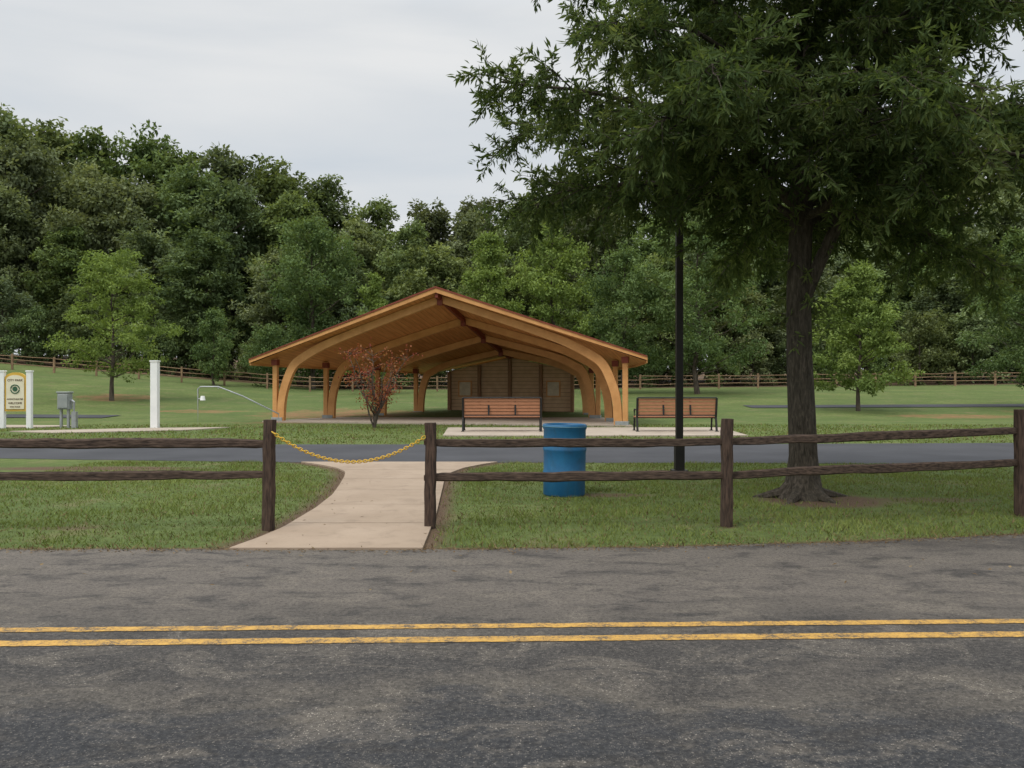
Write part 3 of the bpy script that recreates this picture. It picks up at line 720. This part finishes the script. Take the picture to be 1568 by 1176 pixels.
b=MB();b.poly_ext(archpts(.31,.70,1.75,.17,-.075),(0,.02,0));b.done('face_panel',M_cream,e)
b=MB();a=np.linspace(0,2*math.pi,28,endpoint=False)
b.tube(np.column_stack([.15*np.cos(a),0*a-.08,1.42+.15*np.sin(a)]),.022,5,0,close=True)
b.poly_ext(np.column_stack([.09*np.cos(a),0*a-.084,1.42+.09*np.sin(a)]),(0,.005,0));b.done('emblem',M_green,e)
def text(s,z,size):
    c=bpy.data.curves.new('lettering','FONT');c.body=s;c.size=size;c.align_x='CENTER';c.extrude=.003
    o=bpy.data.objects.new('lettering',c);S.collection.objects.link(o);o.parent=e;o.location=(0,-.082,z);o.rotation_euler=(math.pi/2,0,0);c.materials.append(M_letter)
text('CITY PARK',1.70,.11);text('AMPHITHEATER',1.03,.08);text('WELCOME',.88,.10);text('PARK RULES',.76,.065)
e=empty('electrical_pedestal',(-16.2,31.0,0))
b=MB();b.box((0,0,.98),(.42,.28,.6));b.box((0,-.16,.98),(.36,.03,.5));b.box((0,0,1.30),(.48,.34,.05));b.done('enclosure',M_gray,e,bevel=.015)
b=MB();b.box((-.13,0,.34),(.07,.1,.68));b.box((.13,0,.34),(.07,.1,.68));b.tube([(.33,0,0),(.33,0,.95),(.26,0,1.0),(.2,0,1.0)],.045,8,0);b.box((.38,-.05,.3),(.16,.16,.6));b.done('legs_and_conduit',M_galv,e,bevel=.01)
e=empty('metal_handrail',(-11.6,31.6,0))
b=MB();b.tube([(0,0,0),(0,0,1.42),(.1,0,1.5),(.75,0,1.5),(1.6,.15,1.15),(2.85,.5,.48),(2.85,.5,0)],.026,8,0)
b.tube([(.75,0,1.5),(.75,0,1.42)],.02,6,0);b.tube([(0,.0,1.05),(.25,-.02,1.08)],.02,6,0);b.done('rail_pipe',M_galv,e,smooth=True)
b=MB();b.tube([(.2,-.06,1.0),(.2,-.06,1.16)],[.10,.07],10,0,cap=True);b.done('rail_light',M_white,e)
b=MB();n=220;P=np.column_stack([rng.uniform(-6,8,n),rng.uniform(6.5,14,n),np.full(n,.035)])
b.leaves(P,rdir(n)*[1,1,.2],rdir(n)*.3+[0,0,1],rng.uniform(.03,.06,n),rng.uniform(.015,.03,n),0,rng.uniform(0,1,n))
n=2600;xx=rng.uniform(-8,9,n);P=np.column_stack([xx,E(xx)+rng.normal(-.02,.09,n),np.full(n,.014)])
b.leaves(P,rdir(n)*[1,1,.3],rdir(n)*.3+[0,0,1],rng.uniform(.02,.05,n),rng.uniform(.008,.02,n),0,rng.uniform(0,1,n)*.8);b.done('fallen_leaves',M_straw)
# ---------------------------------------------------------------- light
w=bpy.data.worlds.new('World');S.world=w;w.use_nodes=True;nt=w.node_tree;nt.nodes.clear()
sky=N(nt,'ShaderNodeTexSky',sky_type='NISHITA',sun_disc=False);sky.sun_elevation=math.radians(52);sky.sun_rotation=math.radians(225)
sky.air_density=1;sky.dust_density=3
tc=N(nt,'ShaderNodeTexCoord');sp=N(nt,'ShaderNodeSeparateXYZ');nt.links.new(tc.outputs['Generated'],sp.inputs[0])
mp=N(nt,'ShaderNodeMapping');mp.inputs['Scale'].default_value=(1,1,5);nt.links.new(tc.outputs['Generated'],mp.inputs['Vector'])
f=noise(nt,mp.outputs[0],1.7,5,.5,.3)
cl=ramp(nt,f,[(.32,(6.5,7.0,7.5)),(.5,(7.5,7.75,7.95)),(.68,(8.6,8.65,8.6))])
zr=N(nt,'ShaderNodeMapRange');zr.inputs[1].default_value=.40;zr.inputs[2].default_value=.95;zr.inputs[3].default_value=1.0;zr.inputs[4].default_value=3.2
nt.links.new(sp.outputs[2],zr.inputs[0])
vm=N(nt,'ShaderNodeVectorMath');vm.operation='SCALE';nt.links.new(cl,vm.inputs[0]);nt.links.new(zr.outputs[0],vm.inputs['Scale'])
c=mix(nt,.9,sky.outputs[0],vm.outputs[0])
bg=N(nt,'ShaderNodeBackground');bg.inputs[1].default_value=.1;nt.links.new(c,bg.inputs[0])
ow=N(nt,'ShaderNodeOutputWorld');nt.links.new(bg.outputs[0],ow.inputs[0])
L=bpy.data.lights.new('sun','SUN');L.energy=1.4;L.angle=math.radians(20);L.color=(1,.96,.89)
so=bpy.data.objects.new('sun',L);S.collection.objects.link(so)
el=math.radians(52);az=math.radians(225);dv=Vector((math.sin(az)*math.cos(el),math.cos(az)*math.cos(el),math.sin(el)))
so.rotation_euler=(-dv).to_track_quat('-Z','Y').to_euler()
cam=bpy.data.cameras.new('camera');co=bpy.data.objects.new('camera',cam);S.collection.objects.link(co)
co.location=(0,0,1.6);co.rotation_euler=(math.radians(90),0,0);cam.lens=30.08;cam.sensor_width=36;cam.clip_end=3000;S.camera=co
